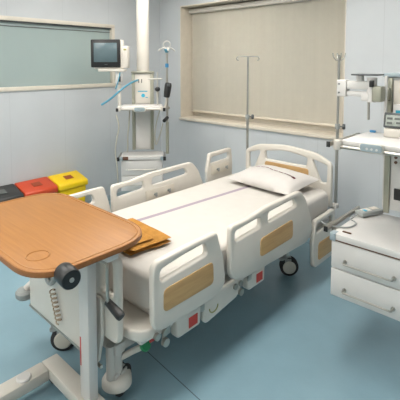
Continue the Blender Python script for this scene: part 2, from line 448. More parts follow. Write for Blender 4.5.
# mattress platform
bm = nb(); span(bm, (-2.345, 1.26, .462), (-1.47, 3.12, .49), .008)
for y in (1.7, 2.25, 2.7): span(bm, (-2.33, y-.03, .44), (-1.48, y+.03, .462))
obj('mattress_platform', bm, M['paint'], bed)
# rounded platform at the foot with the two corner plates
cxx = XC
out = round_poly([(-2.40, 1.125, .03), (-1.42, 1.125, .11), (-1.42, 1.36, .04), (-2.40, 1.36, .04)], .08)
obj('foot_platform', plate(out, [], .055, .012, MXY(.43)), M['plastic'], bed)
# side beams and cross frame
for x in (-1.47, -2.345):
    obj('side_beam', bspan((x-.02, 1.16, .38), (x+.02, 3.12, .452), .008), M['paint'], bed)
for y in (1.36, 2.1, 3.05): obj('cross_frame', bspan((-2.325, y-.02, .385), (-1.49, y+.02, .44), .006), M['paint'], bed)
obj('side_panel', plate(round_poly([(1.56, .30, .04), (1.86, .34, .06), (1.92, .45, .03), (1.56, .45, .02)], .03), [], .03, .008, MYZ(-1.43)), M['plastic'], bed)
bm = nb(); tube(bm, [(-1.4135, 1.64+.035*math.cos(a), .375+.03*math.sin(a)) for a in [PI+ PI*k/10 for k in range(11)]], .0035, 6, smooth=False)
obj('hose_hook', bm, M['olive'], bed)
# linkage housings with a red tag each
for y in (1.46, 2.06):
    h = obj('linkage_housing', plate(round_poly([(y-.10, .325, .03), (y+.075, .325, .02), (y+.085, .44, .02), (y-.10, .44, .02)], .02), [], .05, .01, MYZ(-1.44)), M['plastic'], bed)
    obj('red_tag', bspan((-1.4145, y-.015, .345), (-1.4125, y+.05, .40)), M['red'], h, label='red square sticker')
    bm = nb()
    for dy in (-.23, -.18): cyl(bm, (-1.45, y+dy, .41), (-1.405, y+dy, .41), .017); 
    cyl(bm, (-1.42, y-.18, .36), (-1.40, y-.18, .36), .02); cyl(bm, (-1.425, y-.18, .36), (-1.425, y-.18, .41), .008)
    obj('release_latch', bm, M['steel'], bed)
# corner bumpers at the foot
for s, x in ((-1, -2.40), (1, -1.50)):
    if s < 0:
        bm = nb(); tube(bm, [(-2.345, 1.16, .41), (-2.40, 1.10, .37), (-2.42, 1.055, .33)], .022, 10); b = obj('corner_bumper', bm, M['paint'], bed)
        bm = nb(); lathe(bm, [(.012, -.025), (.045, -.025), (.055, -.012), (.055, .012), (.045, .025), (.012, .025)], (-2.425, 1.05, .305)); obj('bumper_roller', bm, M['grey'], b)
# lower chassis and lift
bm = nb()
for x in (-1.66, -2.19): span(bm, (x-.025, 1.2, .25), (x+.025, 2.86, .30), .006)
for y in (1.175, 2.83): span(bm, (-2.22, y-.03, .245), (-1.63, y+.03, .30), .006)
obj('chassis', bm, M['paint'], bed)
for y in (1.55, 2.55):
    bm = nb()
    for x in (-1.72, -2.12):
        box(bm, (x, y, .345), (.03, .05, .13), .006)
    cyl(bm, (-2.12, y, .36), (-1.72, y, .36), .018)
    obj('lift_arm', bm, M['grey'], bed)
obj('motor_housing', bspan((-2.05, 2.55, .27), (-1.85, 2.85, .38), .02), M['darkgrey'], bed)
bm = nb(); span(bm, (-1.64, 2.62, .30), (-1.58, 2.96, .37), .02); cyl(bm, (-1.6, 2.7, .33), (-1.6, 3.04, .46), .02)
obj('backrest_actuator', bm, M['grey'], bed)
# castors
def castor(x, y, rz, cover=False):
    c = bpy.data.objects
    bm = nb(); m = Matrix.Translation((x, y, 0)) @ Matrix.Rotation(rz, 4, 'Z')
    rr = .074
    # fork and stem
    box(bm, (0, .0, .135), (.05, .10, .03), .01); cyl(bm, (0, 0, .14), (0, 0, .247), .022 if not cover else .03)
    for s in (-1, 1): box(bm, (s*.030, .02, .105), (.008, .05, .075), .003)
    bmesh.ops.transform(bm, matrix=m, verts=bm.verts)
    k = obj('castor', bm, M['grey'] if not cover else M['paint'], bed)
    for s in (-1, 1):
        bm = nb(); q = Matrix.Rotation(PI/2, 4, 'Y')
        lathe(bm, [(.03, -.011), (rr-.012, -.011), (rr, -.004), (rr, .004), (rr-.012, .011), (.03, .011)], (s*.018, .03, rr), mtx=q)
        bmesh.ops.transform(bm, matrix=m, verts=bm.verts); obj('tyre', bm, M['rubber'], k)
        bm = nb(); lathe(bm, [(.01, -.004), (.05, -.004), (.052, 0), (.045, .006), (.01, .008)], (s*.034, .03, rr), mtx=Matrix.Rotation(s*PI/2, 4, 'Y'))
        bmesh.ops.transform(bm, matrix=m, verts=bm.verts); obj('hub_cap', bm, M['frame'], k)
    if cover:
        bm = nb(); lathe(bm, [(.066, .07), (.076, .075), (.076, .095), (.066, .112), (.045, .125), (.032, .13)], (x, y, 0)); obj('castor_cover', bm, M['plastic'], k)
castor(-1.68, 2.83, R(-50)); castor(-2.19, 2.81, R(-30)); castor(-2.21, 1.15, R(-40)); castor(-1.665, 1.175, R(20), True)
# brake pedal at the foot corner
bm = nb(); tube(bm, [(-1.66, 1.19, .2), (-1.61, 1.225, .24), (-1.565, 1.255, .272)], .016, 8); p = obj('brake_pedal', bm, M['plastic'], bed)
bm = nb(); lathe(bm, [(.008, -.012), (.026, -.012), (.03, 0), (.026, .012), (.008, .014)], (-1.55, 1.268, .282), mtx=Matrix.Rotation(R(55), 4, 'Y')); obj('green_button', bm, M['green'], p, label='green pedal button')
obj('red_marker', bbox((-1.53, 1.295, .322), (.012, .03, .05), .004), M['red'], p, label='red pedal marker')
obj('foot_post', bcyl((-1.66, 1.135, .125), (-1.66, 1.135, .30), .022), M['paint'], bed)
# push bar low along the foot end
obj('push_bar', btube([(-2.37, 1.056, .25), (-1.62, 1.056, .25)], .009, 8), M['steel'], bed)
# iv pole socket at the headboard corner
for x in (-1.452, -2.362):
    bm = nb(); box(bm, (x, 3.225, .52), (.05, .06, .035), .006); box(bm, (x, 3.20, .52), (.03, .03, .06), .005); obj('pole_socket', bm, M['paint'], bed)

# ------------------------------------------------------------------ mattress, sheet, pillow, folded cloth
obj_m = obj('mattress', bspan((-2.352, 1.235, .493), (-1.438, 3.125, .672), .06), M['mattress'])
tag(obj_m, 'white mattress under the sheet on the hospital bed', 'mattress')
def sheet_bm():
    bm = nb(); x0, x1, y0, y1, zt, zb = -2.357, -1.433, 1.225, 3.13, .678, .515
    r = .035
    prof = []                                   # half cross-section along x: side then top
    prof.append((0, zb))
    for k in range(1, 4): prof.append((0, zb + (zt-r-zb)*k/3))
    for k in range(1, 6):
        a = PI/2*k/5; prof.append((r - r*math.cos(a), zt - r + r*math.sin(a)))
    W = x1 - x0
    nx = 26
    xs = prof + [(r + (W-2*r)*k/nx, zt) for k in range(1, nx)] + [(W - p[0], p[1]) for p in reversed(prof)]
    ys = [(0, -.163 + 0)]
    yl = [(0.0, zb)] + [(0.0, zb + (zt-r-zb)*k/3) for k in range(1, 4)] + [(r - r*math.cos(PI/2*k/5), zt - r + r*math.sin(PI/2*k/5)) for k in range(1, 6)]
    D = y1 - y0; ny = 60
    rows = yl + [(r + (D-2*r)*k/ny, zt) for k in range(1, ny)] + [(D - p[0], p[1]) for p in reversed(yl)]
    G = []
    for (dy, zy) in rows:
        row = []
        for (dx, zx) in xs:
            z = min(zx, zy)
            x = x0 + dx; y = y0 + dy
            if z >= zt - 1e-6:
                z += .0022*noise.noise(Vector((x*3, y*2.2, 0))) + .0016*noise.noise(Vector((x*9, y*5, 3))) + .002
            elif z > zb + .01:
                k = .003*noise.noise(Vector((x*4+y*9, z*3, 1)))
                if dx < .001: x -= abs(k)
                if dx > W-.001: x += abs(k)
            rc = .10
            ex = rc - min(dx, W-dx); ey = rc - min(dy, D-dy)
            if ex > 0 and ey > 0:
                k = max(ex, ey) / math.hypot(ex, ey)
                x += (ex - ex*k) * (1 if dx < W/2 else -1); y += (ey - ey*k) * (1 if dy < D/2 else -1)
            row.append(bm.verts.new((x, y, z)))
        G.append(row)
    for i in range(len(G)-1):
        for j in range(len(G[0])-1):
            try: bm.faces.new((G[i][j], G[i][j+1], G[i+1][j+1], G[i+1][j]))
            except ValueError: pass
    bmesh.ops.remove_doubles(bm, verts=bm.verts, dist=1e-5)
    return bm
tag(obj('bed_sheet', sheet_bm(), M['sheet'], sharp=60), 'white fitted sheet with a thin mauve stripe covering the mattress', 'bed sheet')

pc = Vector((-1.85, 2.885, .683)); pl, pw, pt = .64, .42, .118
def pil_z(u, v):                                 # u,v in -1..1
    e = max(0, 1 - abs(u)**2.6) ** .55 * max(0, 1 - abs(v)**2.4) ** .55
    return e
def pil_pt(u, v, up):
    sx = 1 - .07*(1 - abs(v)**2)*abs(u)**3; sy = 1 - .10*(1 - abs(u)**2)*abs(v)**3
    a = R(-4)
    x = u*pl/2*sx; y = v*pw/2*sy
    e = pil_z(u, v)
    crease = .006*noise.noise(Vector((u*3.3, v*2.8, 5))) * e
    tilt = .04 * (v + 1) / 2                     # the head edge is propped up a little
    z = (.03 + e*(pt-.03) + crease if up else .03 - e*.027) + tilt + (0.012*abs(u*v)**2)
    return Vector((pc.x + x*math.cos(a) - y*math.sin(a), pc.y + x*math.sin(a) + y*math.cos(a), pc.z + z))
bm = nb(); n = 30
T = [[bm.verts.new(pil_pt(-1+2*i/n, -1+2*j/n, True)) for i in range(n+1)] for j in range(n+1)]
Bt = [[bm.verts.new(pil_pt(-1+2*i/n, -1+2*j/n, False)) for i in range(n+1)] for j in range(n+1)]
for j in range(n):
    for i in range(n):
        bm.faces.new((T[j][i], T[j][i+1], T[j+1][i+1], T[j+1][i])); bm.faces.new((Bt[j][i], Bt[j+1][i], Bt[j+1][i+1], Bt[j][i+1]))
bmesh.ops.remove_doubles(bm, verts=bm.verts, dist=2e-4)
pillow = obj('pillow', bm, M['pillow'], sharp=70); tag(pillow, 'plump white pillow with a maroon stitched line at the head of the bed', 'pillow')
bm = nb(); ring = []
for k in range(41):
    u = -.6 + 1.35*k/40; v = .12 + .05*math.sin(k*.2) - .22*(k/40)
    ring.append((pil_pt(u, v, True)))
for k in range(40):
    if k % 5 == 4 and k < 30: continue
    a, b = ring[k], ring[k+1]; w = .006 if k < 37 else .015
    o_ = Vector((0, w, .0)); up = Vector((0, 0, .0025))
    vs = [bm.verts.new(p) for p in (a-o_+up, b-o_+up, b+o_+up, a+o_+up)]; bm.faces.new(vs)
bmesh.ops.solidify(bm, geom=bm.faces[:], thickness=.001)
obj('stitched_line', bm, M['maroon'], pillow, world=False).location = (0, 0, 0)
st = bpy.data.objects['stitched_line']
st.data.transform(Matrix.Translation(-pillow.location))

# folded brown cloth: layers of a doubled blanket
def layer(cxy, sx, sy, z, t, rz, seed):
    bm = nb(); n, m = 26, 18
    def pt(u, v, up):
        e = (max(0, 1-abs(u)**8) * max(0, 1-abs(v)**7)) ** .5
        x, y = u*sx/2, v*sy/2
        w = .007*noise.noise(Vector((x*9, y*9, seed))) + .004*noise.noise(Vector((x*22, y*14, seed+9)))
        x += .010*noise.noise(Vector((y*8, seed, 0))); y += .012*noise.noise(Vector((x*7, seed, 4)))
        return (x, y, (t/2)*e*(1 if up else -1) + (w*e if up else 0))
    T = [[bm.verts.new(pt(-1+2*i/n, -1+2*j/m, True)) for i in range(n+1)] for j in range(m+1)]
    B_ = [[bm.verts.new(pt(-1+2*i/n, -1+2*j/m, False)) for i in range(n+1)] for j in range(m+1)]
    for j in range(m):
        for i in range(n):
            bm.faces.new((T[j][i], T[j][i+1], T[j+1][i+1], T[j+1][i])); bm.faces.new((B_[j][i], B_[j+1][i], B_[j+1][i+1], B_[j][i+1]))
    bmesh.ops.remove_doubles(bm, verts=bm.verts, dist=1e-4)
    bmesh.ops.transform(bm, matrix=Matrix.Translation((*cxy, z)) @ Matrix.Rotation(rz, 4, 'Z'), verts=bm.verts)
    return bm
tw = thing('folded_blanket', (-1.84, 1.42, .682), 'folded ochre brown cloth lying on the foot of the bed', 'blanket')
for i, (dx, dy, sx, sy, z, rz) in enumerate(((0, 0, .40, .27, .698, -6), (.006, .006, .40, .262, .721, -4), (-.012, -.045, .385, .17, .742, -8))):
    obj('fold', layer((-1.87+dx, 1.435+dy), sx, sy, z, .026, R(rz), i*3.1), M['towel'], tw)

# ------------------------------------------------------------------ overbed table
ot = thing('overbed_table', (-1.6, .95, 0), 'wheeled overbed table with a light brown wooden top over the foot of the bed', 'overbed table')
ZT = .92
X0, X1, Y0, Y1 = -2.375, -1.405, .64, 1.235
outl = round_poly([(X0, Y0, .2), (X1, Y0, .19), (X1, Y1, .22), (X0, Y1, .2)], .14, 14)
def inset(P, d):
    out = []; N = len(P)
    for i in range(N):
        t = P[(i+1) % N] - P[i-1]; n_ = Vector((-t.y, t.x)).normalized(); out.append(P[i] + n_*d)
    return out
top = obj('tabletop', plate(inset(outl, .0052), [], .024, .0015, MXY(ZT-.012)), M['wood_table'], ot)
obj('edge_band', plate(outl, [inset(outl, .005)], .0235, .0018, MXY(ZT-.012)), M['wood_edge'], top)
rim = inset(outl, .022)
obj('raised_rim', btube([(p.x, p.y, ZT-.0015) for p in rim], .0045, 8, smooth=False, closed=True), M['wood_table'], top)
cup = [(-1.59+.045*math.cos(2*PI*k/36), .745+.045*math.sin(2*PI*k/36), ZT-.0005) for k in range(36)]
obj('cup_recess', btube(cup, .0035, 6, smooth=False, closed=True), M['wood_table'], top)
CX, CY = -1.64, 1.0
obj('support_rail', bspan((-2.15, CY-.03, ZT-.062), (-1.43, CY+.03, ZT-.029), .006), M['paint2'], ot)
bm = nb(); span(bm, (CX-.04, CY-.024, .07), (CX+.04, CY+.024, ZT-.064), .005)
colm = obj('column', bm, M['paint2'], ot)
obj('label_strip', bspan((CX-.032, CY-.0255, .28), (CX-.024, CY-.0243, .42)), M['red'], colm, label='thin red printed strip')
obj('column_collar', bspan((CX-.046, CY-.03, ZT-.11), (CX+.046, CY+.03, ZT-.075), .006), M['steel'], colm)
bm = nb(); span(bm, (-2.035, .955, .062), (-1.52, 1.045, .122), .008); span(bm, (-2.035, .40, .062), (-1.945, .9545, .122), .008); span(bm, (-1.61, .40, .062), (-1.52, .9545, .122), .008)
bs = obj('base_frame', bm, M['plastic'], ot)
for (x, y) in ((-1.985, .86),):
    bm = nb(); lathe(bm, [(.01, 0), (.036, 0), (.036, .006), (.03, .012), (.01, .013)], (x, y-.02, .1215)); obj('round_cap', bm, M['paint2'], bs)
for (x, y) in ((-1.99, 1.005), (-1.565, 1.005), (-1.99, .43), (-1.565, .43)):
    bm = nb(); box(bm, (x, y, .055), (.03, .03, .02), .004); k = obj('castor', bm, M['grey'], bs)
    bm = nb(); cyl(bm, (x-.012, y, .027), (x+.012, y, .027), .026); obj('wheel', bm, M['rubber'], k)
# height knob under the front edge
d = Vector((1, -.10, -.02)).normalized(); p0 = Vector((-1.395, .758, ZT-.012))
bm = nb(); q = d.to_track_quat('Z', 'Y').to_matrix().to_4x4()
lathe(bm, [(.012, -.02), (.036, -.02), (.039, -.012), (.039, .05), (.036, .056), (.01, .057)], p0, n=32, mtx=q)
kn = obj('tilt_knob', bm, M['black'], ot)
bm = nb(); lathe(bm, [(.002, 0), (.009, 0), (.009, .003), (.002, .003)], p0 + d*.057, n=16, mtx=q); obj('knob_screw', bm, M['grey'], kn)
obj('knob_shaft', bcyl(p0 - d*.10 + Vector((0, .02, -.035)), p0 - d*.018 + Vector((0, 0, -.02)), .01), M['steel'], kn)
# crank handle on the column
bm = nb(); a = Vector((CX+.04, CY, ZT-.095))
tube(bm, [a, a+Vector((.10, .005, 0)), a+Vector((.116, .004, -.008)), a+Vector((.12, .002, -.03)), a+Vector((.132, -.005, -.165)), a+Vector((.134, -.007, -.175))], .007, 10)
cyl(bm, a+Vector((0, 0, 0)), a+Vector((.025, 0, 0)), .017)
ck = obj('crank_handle', bm, M['steel'], ot)
g0 = a + Vector((.118, .0, -.166)); g1 = g0 + Vector((.105, .012, -.045))
dd = (g1-g0).normalized()
bm = nb(); lathe(bm, [(.012, 0), (.016, .004), (.019, .05), (.021, .09), (.018, .1), (.006, .101)], g0, mtx=dd.to_track_quat('Z', 'Y').to_matrix().to_4x4())
obj('crank_grip', bm, M['black'], ck)

# hand control hanging on the foot board
HX = -2.035
hc = thing('bed_hand_control', (-2.0, 1.03, .3), 'grey bed hand control with coiled cord hanging on the foot board', 'hand control')
cp = Vector((HX, 1.028, .60))
ring = [(cp.x + .052*math.cos(2*PI*k/28) + .03*math.sin(2*PI*k/28), cp.y, cp.z + .085*math.sin(2*PI*k/28)) for k in range(28)]
obj('loop_handle', btube(ring, .014, 10, smooth=False, closed=True), M['grey'], hc)
obj('hanger_hook', btube([(HX+.02, 1.03, .685), (HX+.02, 1.03, .72), (HX+.02, 1.04, .735)], .007), M['grey'], hc)
co = [(HX+.0+.016*math.cos(k*.5)+.0007*k, 1.026+.014*math.sin(k*.5), .49-.0016*k) for k in range(100)]
obj('coiled_cord', btube(co, .004, 6, smooth=False), M['coil'], hc)

# ------------------------------------------------------------------ IV poles on the bed
def iv_pole(x, y, label, four, a):
    t = thing('iv_pole', (x, y, .5), label, 'iv pole', group=None)
    obj('lower_tube', bcyl((x, y, .54), (x, y, 1.19), .0125, 16), M['steel2'], t)
    obj('upper_tube', bcyl((x, y, 1.19), (x, y, 1.775), .0095, 16), M['steel2'], t)
    bm = nb(); lathe(bm, [(.01, -.022), (.02, -.02), (.022, 0), (.02, .02), (.01, .022)], (x, y, 1.185)); 
    obj('collar', bm, M['grey'], t)
    dx, dy = math.cos(a), math.sin(a)
    bm = nb(); cyl(bm, (x, y, 1.185), (x+dx*.045, y+dy*.045, 1.185), .006)
    lathe(bm, [(.006, -.012), (.02, -.012), (.024, 0), (.02, .012), (.006, .012)], (x+dx*.05, y+dy*.05, 1.185), mtx=Vector((dx, dy, 0)).to_track_quat('Z', 'Y').to_matrix().to_4x4())
    obj('clamp_knob', bm, M['darkgrey'], t)
    for k in range(4 if four else 2):
        b = R(42) + k*(PI/2 if four else PI); e, f = math.cos(b), math.sin(b)
        w = .045 if four else .10
        bm = nb()
        if four: tube(bm, [(x, y, 1.73), (x+e*w*.6, y+f*w*.6, 1.735), (x+e*w, y+f*w, 1.76), (x+e*w*1.15, y+f*w*1.15, 1.79)], .0045, 8)
        else: tube(bm, [(x, y, 1.772), (x+e*w*.85, y+f*w*.85, 1.772), (x+e*w*1.05, y+f*w*1.05, 1.762), (x+e*w*1.06, y+f*w*1.06, 1.742), (x+e*w*.9, y+f*w*.9, 1.735)], .0055, 8)
        obj('bag_hook', bm, M['steel2'], t)
iv_pole(-2.372, 3.25, 'slim steel iv pole with T-shaped hooks rising left of the head board', False, R(42))
iv_pole(-1.455, 3.25, 'slim steel iv pole with clustered hooks behind the right shelf unit', True, R(20))

# ------------------------------------------------------------------ right ceiling pendant
PX, PY = -.75, 2.2
rp = thing('supply_pendant', (PX, PY+.3, .37), 'white hanging supply unit with shelf and two drawers right of the bed', 'medical pendant')
xl, xr = -1.0, -.5
body = obj('service_column', bspan((-.875, 2.62, .80), (-.625, 2.80, 1.62), .008), M['paint2'], rp)
for x in (-.862, -.672): obj('aluminium_strip', bspan((x, 2.606, .78), (x+.034, 2.622, 1.615), .003), M['alu'], body)
obj('outlet_panel', bspan((-.822, 2.61, 1.30), (-.678, 2.621, 1.60), .003), M['plastic'], body)
obj('outlet_panel', bspan((-.822, 2.61, .82), (-.678, 2.621, 1.16), .003), M['paint2'], body)
for z in (1.36, 1.45, 1.54):
    bm = nb(); lathe(bm, [(.004, -.004), (.02, -.004), (.02, .004), (.012, .006), (.004, .006)], (-.775, 2.607, z), mtx=Matrix.Rotation(PI/2, 4, 'X')); obj('gas_outlet', bm, M['frame'], body)
for z in (1.105, 1.135):
    bm = nb(); cyl(bm, (-.795, 2.602, z), (-.795, 2.612, z), .009); obj('socket_screw', bm, M['brown'], body)
obj('black_socket', bspan((-.80, 2.60, .875), (-.73, 2.612, .945), .004), M['black'], body)
obj('top_cap', bspan((-.885, 2.60, 1.62), (-.615, 2.81, 1.645), .006), M['padblue'], rp)
bm = nb(); cyl(bm, (-.75, 2.71, 1.645), (-.75, 2.71, ZC), .065, 28); cyl(bm, (-.75, 2.71, ZC-.05), (-.75, 2.71, ZC), .14, 28)
obj('ceiling_tube', bm, M['plastic'], rp)
xs = -.968
# shelf
sh = obj('shelf', bspan((xs, PY, 1.248), (xr, 2.60, 1.278), .008), M['paint2'], rp)
obj('front_rail', bcyl((xs, PY-.022, 1.243), (xr, PY-.022, 1.243), .0095), M['steel'], sh)
for x in (xs-.005, xr+.005):
    bm = nb(); lathe(bm, [(.01, -.026), (.021, -.026), (.023, -.018), (.023, .018), (.021, .026), (.01, .026)], (x, PY-.018, 1.252)); obj('corner_block', bm, M['plastic'], sh)
bm = nb(); span(bm, (xs-.045, PY-.065, 1.245), (xs-.028, 2.56, 1.27), .004); 
for y in (2.25, 2.5): span(bm, (xs-.032, y-.012, 1.252), (xs+.002, y+.012, 1.268), .003)
r_ = obj('equipment_rail', bm, M['steel'], sh)
obj('rail_end_cap', bspan((xs-.047, PY-.073, 1.242), (xs-.026, PY-.0655, 1.273), .002), M['black'], r_)
pad = round_poly([(-.842, 1.236), (-.718, 1.236), (-.718, 1.29), (-.842, 1.29)], .02)
pdo = obj('handle_pad', plate(pad, [], .02, .006, MXZ(PY-.040)), M['plastic'], sh)
obj('keypad', plate(round_poly([(-.836, 1.243), (-.724, 1.243), (-.724, 1.283), (-.836, 1.283)], .017), [], .004, .001, MXZ(PY-.0515)), M['padblue'], pdo)
bm = nb()
for k in range(3): cyl(bm, (-.80+.025*k, PY-.0555, 1.258), (-.80+.025*k, PY-.053, 1.258), .006, 12)
obj('pad_keys', bm, M['paint2'], pdo)
obj('clip', bbox((-.925, 2.575, 1.285), (.035, .02, .014), .004), M['blue'], sh)
# drawer unit
dz0, dz1 = .375, .70
cab = obj('drawer_cabinet', bspan((xl, PY+.004, dz0), (xr, 2.70, dz1), .006), M['paint2'], rp)
for z0, z1 in ((.378, .538), (.543, .699)):
    dr = obj('drawer', bspan((xl+.002, PY-.016, z0), (xr-.002, PY+.003, z1), .005), M['paint2'], cab)
    zh = (z0+z1)/2 - .025
    bm = nb(); tube(bm, [(xl+.085, PY-.016, zh), (xl+.085, PY-.045, zh), (xl+.09, PY-.052, zh), (xr-.16, PY-.052, zh), (xr-.155, PY-.045, zh), (xr-.155, PY-.016, zh)], .0055, 8, smooth=False)
    cyl(bm, (xl+.085, PY-.02, zh), (xl+.085, PY-.014, zh), .012); cyl(bm, (xr-.155, PY-.02, zh), (xr-.155, PY-.014, zh), .012)
    obj('drawer_handle', bm, M['steel'], dr)
bm = nb(); span(bm, (xl, PY-.018, .702), (xr, 2.70, .742), .006)
tb = obj('cabinet_top', bm, M['paint2'], rp)
obj('trim_line', bspan((xl+.004, PY-.0205, .703), (xr, PY-.0185, .708)), M['brown'], tb)
obj('corner_block', bspan((xl-.008, PY-.024, .698), (xl+.028, PY+.03, .744), .006), M['padblue'], tb)
bm = nb(); span(bm, (xl-.048, PY-.0, .735), (xl-.03, 2.68, .76), .004)
for y in (2.27, 2.62): span(bm, (xl-.032, y-.012, .722), (xl+.002, y+.012, .738), .003)
r2 = obj('equipment_rail', bm, M['steel'], tb)
obj('rail_end_cap', bspan((xl-.051, PY-.009, .732), (xl-.028, PY-.0005, .763), .002), M['black'], r2)
obj('strap_clip', bbox((xl+.07, PY+.035, .746), (.05, .014, .007), .003), M['brown'], tb)
# empty monitor arm
ay = 2.47
ar = obj('monitor_arm', bspan((-1.105, ay-.03, 1.50), (-1.045, ay+.03, 1.603), .006), M['paint2'], rp)
obj('arm_bar', bspan((-1.045, ay-.026, 1.548), (-.905, ay+.026, 1.598), .008), M['paint2'], ar)
obj('arm_bar', bspan((-1.045, ay-.02, 1.505), (-.90, ay+.02, 1.535), .006), M['paint2'], ar)
bm = nb(); cyl(bm, (-.97, ay, 1.60), (-.97, ay, 1.631), .022); cyl(bm, (-.90, ay, 1.475), (-.90, ay, 1.62), .028); span(bm, (-.955, ay-.025, 1.48), (-.90, ay+.025, 1.525), .006)
obj('arm_pivot', bm, M['paint2'], ar)
obj('mount_plate', bspan((-1.005, ay-.06, 1.632), (-.85, ay+.06, 1.642), .004), M['darkgrey'], ar, label='dark grey flat mounting plate')
obj('hanging_rod', bcyl((-.912, ay-.01, 1.37), (-.912, ay-.01, 1.485), .007), M['steel'], ar)
bm = nb(); box(bm, (-.862, ay, 1.525), (.055, .07, .09), .008); box(bm, (-.85, (ay+2.62)/2+.01, 1.52), (.03, .16, .07), .005)
obj('arm_bracket', bm, M['alu'], ar)
obj('joint_cover', bbox((-.889, ay-.035, 1.585), (.022, .03, .04), .005), M['black'], ar)
for x in (-1.088, ): 
    for z in (1.525, 1.578):
        bm = nb(); cyl(bm, (x, ay-.033, z), (x, ay-.027, z), .006); obj('arm_screw', bm, M['darkgrey'], ar)
obj('back_plate', bspan((-.842, ay+.035, 1.36), (-.826, ay+.05, 1.63), .003), M['paint2'], ar)

# things on the right pendant
hd = thing('handheld_controller', (-.945, 2.61, .744), 'small grey handheld device with a blue label on the drawer unit', 'handset', R(-24))
obj('case', bbox((0, 0, .017), (.072, .18, .032), .01), M['grey'], hd, world=False)
obj('face_label', bbox((.0, -.03, .034), (.045, .06, .002)), M['plastic'], hd, world=False)
obj('blue_button', bbox((.008, -.045, .0355), (.03, .022, .003), .001), M['teal'], hd, world=False, label='blue printed key')
obj('button_row', bbox((-.005, .04, .0345), (.04, .05, .003), .001), M['frame'], hd, world=False)
obj('lead', btube([(-.0, -.1, .014), (.015, -.17, .004), (.085, -.19, .004), (.115, -.28, .004), (.06, -.36, .004), (-.01, -.37, .006)], .004, 8), M['grey'], hd, world=False)

dm = thing('digital_display', (-.768, 2.49, 1.2785), 'small grey tilted digital display on the upper right shelf', 'display', R(4))
tilt = Matrix.Rotation(R(-16), 4, 'X')
obj('casing', bbox((0, .0, .096), (.125, .022, .088), .006, tilt), M['darkgrey'], dm, world=False)
bm = nb(); box(bm, (0, -.0125, .0965), (.10, .004, .062), .001, tilt); obj('screen', bm, M['lcd'], dm, world=False)
bm = nb()
for (x, z, s) in ((-.028, .108, .03), (.012, .108, .03), (-.028, .082, .03), (.02, .085, .025)):
    box(bm, (x, -.0165 + (z-.0965)*.29, z), (s, .002, .012), .0, tilt)
obj('screen_digits', bm, M['label_grey'], dm, world=False)
obj('stand', bbox((0.01, .0, .025), (.13, .06, .048), .005), M['plastic'], dm, world=False)
cb = thing('card_box', (-.72, 2.57, 1.279), 'small white box with a teal print behind the digital display', 'box')
obj('carton', bspan((-.80, 2.54, 1.279), (-.665, 2.595, 1.462), .003), M['paint2'], cb)
obj('teal_print', bspan((-.785, 2.5385, 1.405), (-.70, 2.5398, 1.43)), M['teal'], cb, label='teal printed band')

# ------------------------------------------------------------------ left ceiling pendant (turned towards the bed)
LX, LY, LA = -3.25, 2.64, R(47)
lp = thing('supply_pendant', (LX, LY, .4), 'white hanging supply unit with round ceiling tube in the left corner', 'medical pendant', LA)
Z = -.4                                          # local z offset: the empty sits at the base
def L(o): return o
def lspan(a, b, bev=0): return bspan((a[0], a[1], a[2]+Z), (b[0], b[1], b[2]+Z), bev)
def lcyl(a, b, r, n=20): return bcyl((a[0], a[1], a[2]+Z), (b[0], b[1], b[2]+Z), r, n)
W2 = .21
lb = obj('service_column', lspan((-.115, .235, .78), (.115, .40, 1.60), .008), M['paint2'], lp, world=False)
for x in (-.115, .081): obj('aluminium_strip', lspan((x, .221, .78), (x+.034, .237, 1.595), .003), M['alu'], lb, world=False)
op = obj('outlet_panel', lspan((-.078, .225, 1.28), (.078, .236, 1.585), .003), M['plastic'], lb, world=False)
obj('lower_panel', lspan((-.078, .225, .80), (.078, .236, 1.19), .003), M['paint2'], lb, world=False)
obj('print_line', lspan((-.05, .2235, 1.405), (.05, .2248, 1.415)), M['teal'], op, world=False)
bm = nb(); cyl(bm, (.005, .221, 1.365+Z), (.005, .2248, 1.365+Z), .02); span(bm, (.03, .2235, 1.34+Z), (.055, .2248, 1.348+Z)); obj('print_mark', bm, M['teal'], op, world=False)
for x in (-.04, -.01): obj('outlet_slot', lspan((x-.005, .221, 1.50), (x+.005, .2245, 1.54)), M['label_grey'], op, world=False)
obj('top_cap', lspan((-.12, .215, 1.60), (.12, .405, 1.622), .006), M['alu'], lp, world=False)
bm = nb(); cyl(bm, (0, .31, 1.622+Z), (0, .31, ZC+Z), .066, 28); cyl(bm, (0, .31, ZC-.04+Z), (0, .31, ZC+Z), .14, 28)
obj('ceiling_tube', bm, M['plastic'], lp, world=False)
ls = obj('shelf', lspan((-W2, -.06, 1.243), (W2, .219, 1.273), .008), M['paint2'], lp, world=False)
obj('front_rail', lcyl((-W2, -.085, 1.25), (W2, -.085, 1.25), .009), M['steel'], ls, world=False)
hp_ = obj('handle_pad', plate(round_poly([(-.07, 1.225+Z), (.05, 1.225+Z), (.05, 1.28+Z), (-.07, 1.28+Z)], .02), [], .02, .006, MXZ(-.10)), M['plastic'], ls, world=False)
obj('keypad', plate(round_poly([(-.062, 1.232+Z), (.042, 1.232+Z), (.042, 1.273+Z), (-.062, 1.273+Z)], .017), [], .004, .001, MXZ(-.1115)), M['padblue'], hp_, world=False)
for s in (-1, 1):
    rl = obj('equipment_rail', lspan((s*W2+s*.012, -.09, 1.235), (s*W2+s*.028, .20, 1.26), .004), M['steel'], ls, world=False)
    obj('rail_end_cap', lspan((s*W2+s*.008, -.104, 1.23), (s*W2+s*.034, -.091, 1.265), .003), M['black'], rl, world=False)
    obj('corner_block', lspan((s*W2-.02, -.10, 1.232), (s*W2+.011, -.061, 1.28), .008), M['plastic'], ls, world=False)
lc = obj('drawer_cabinet', lspan((-W2, .0, .40), (W2, .22, .725), .008), M['paint2'], lp, world=False)
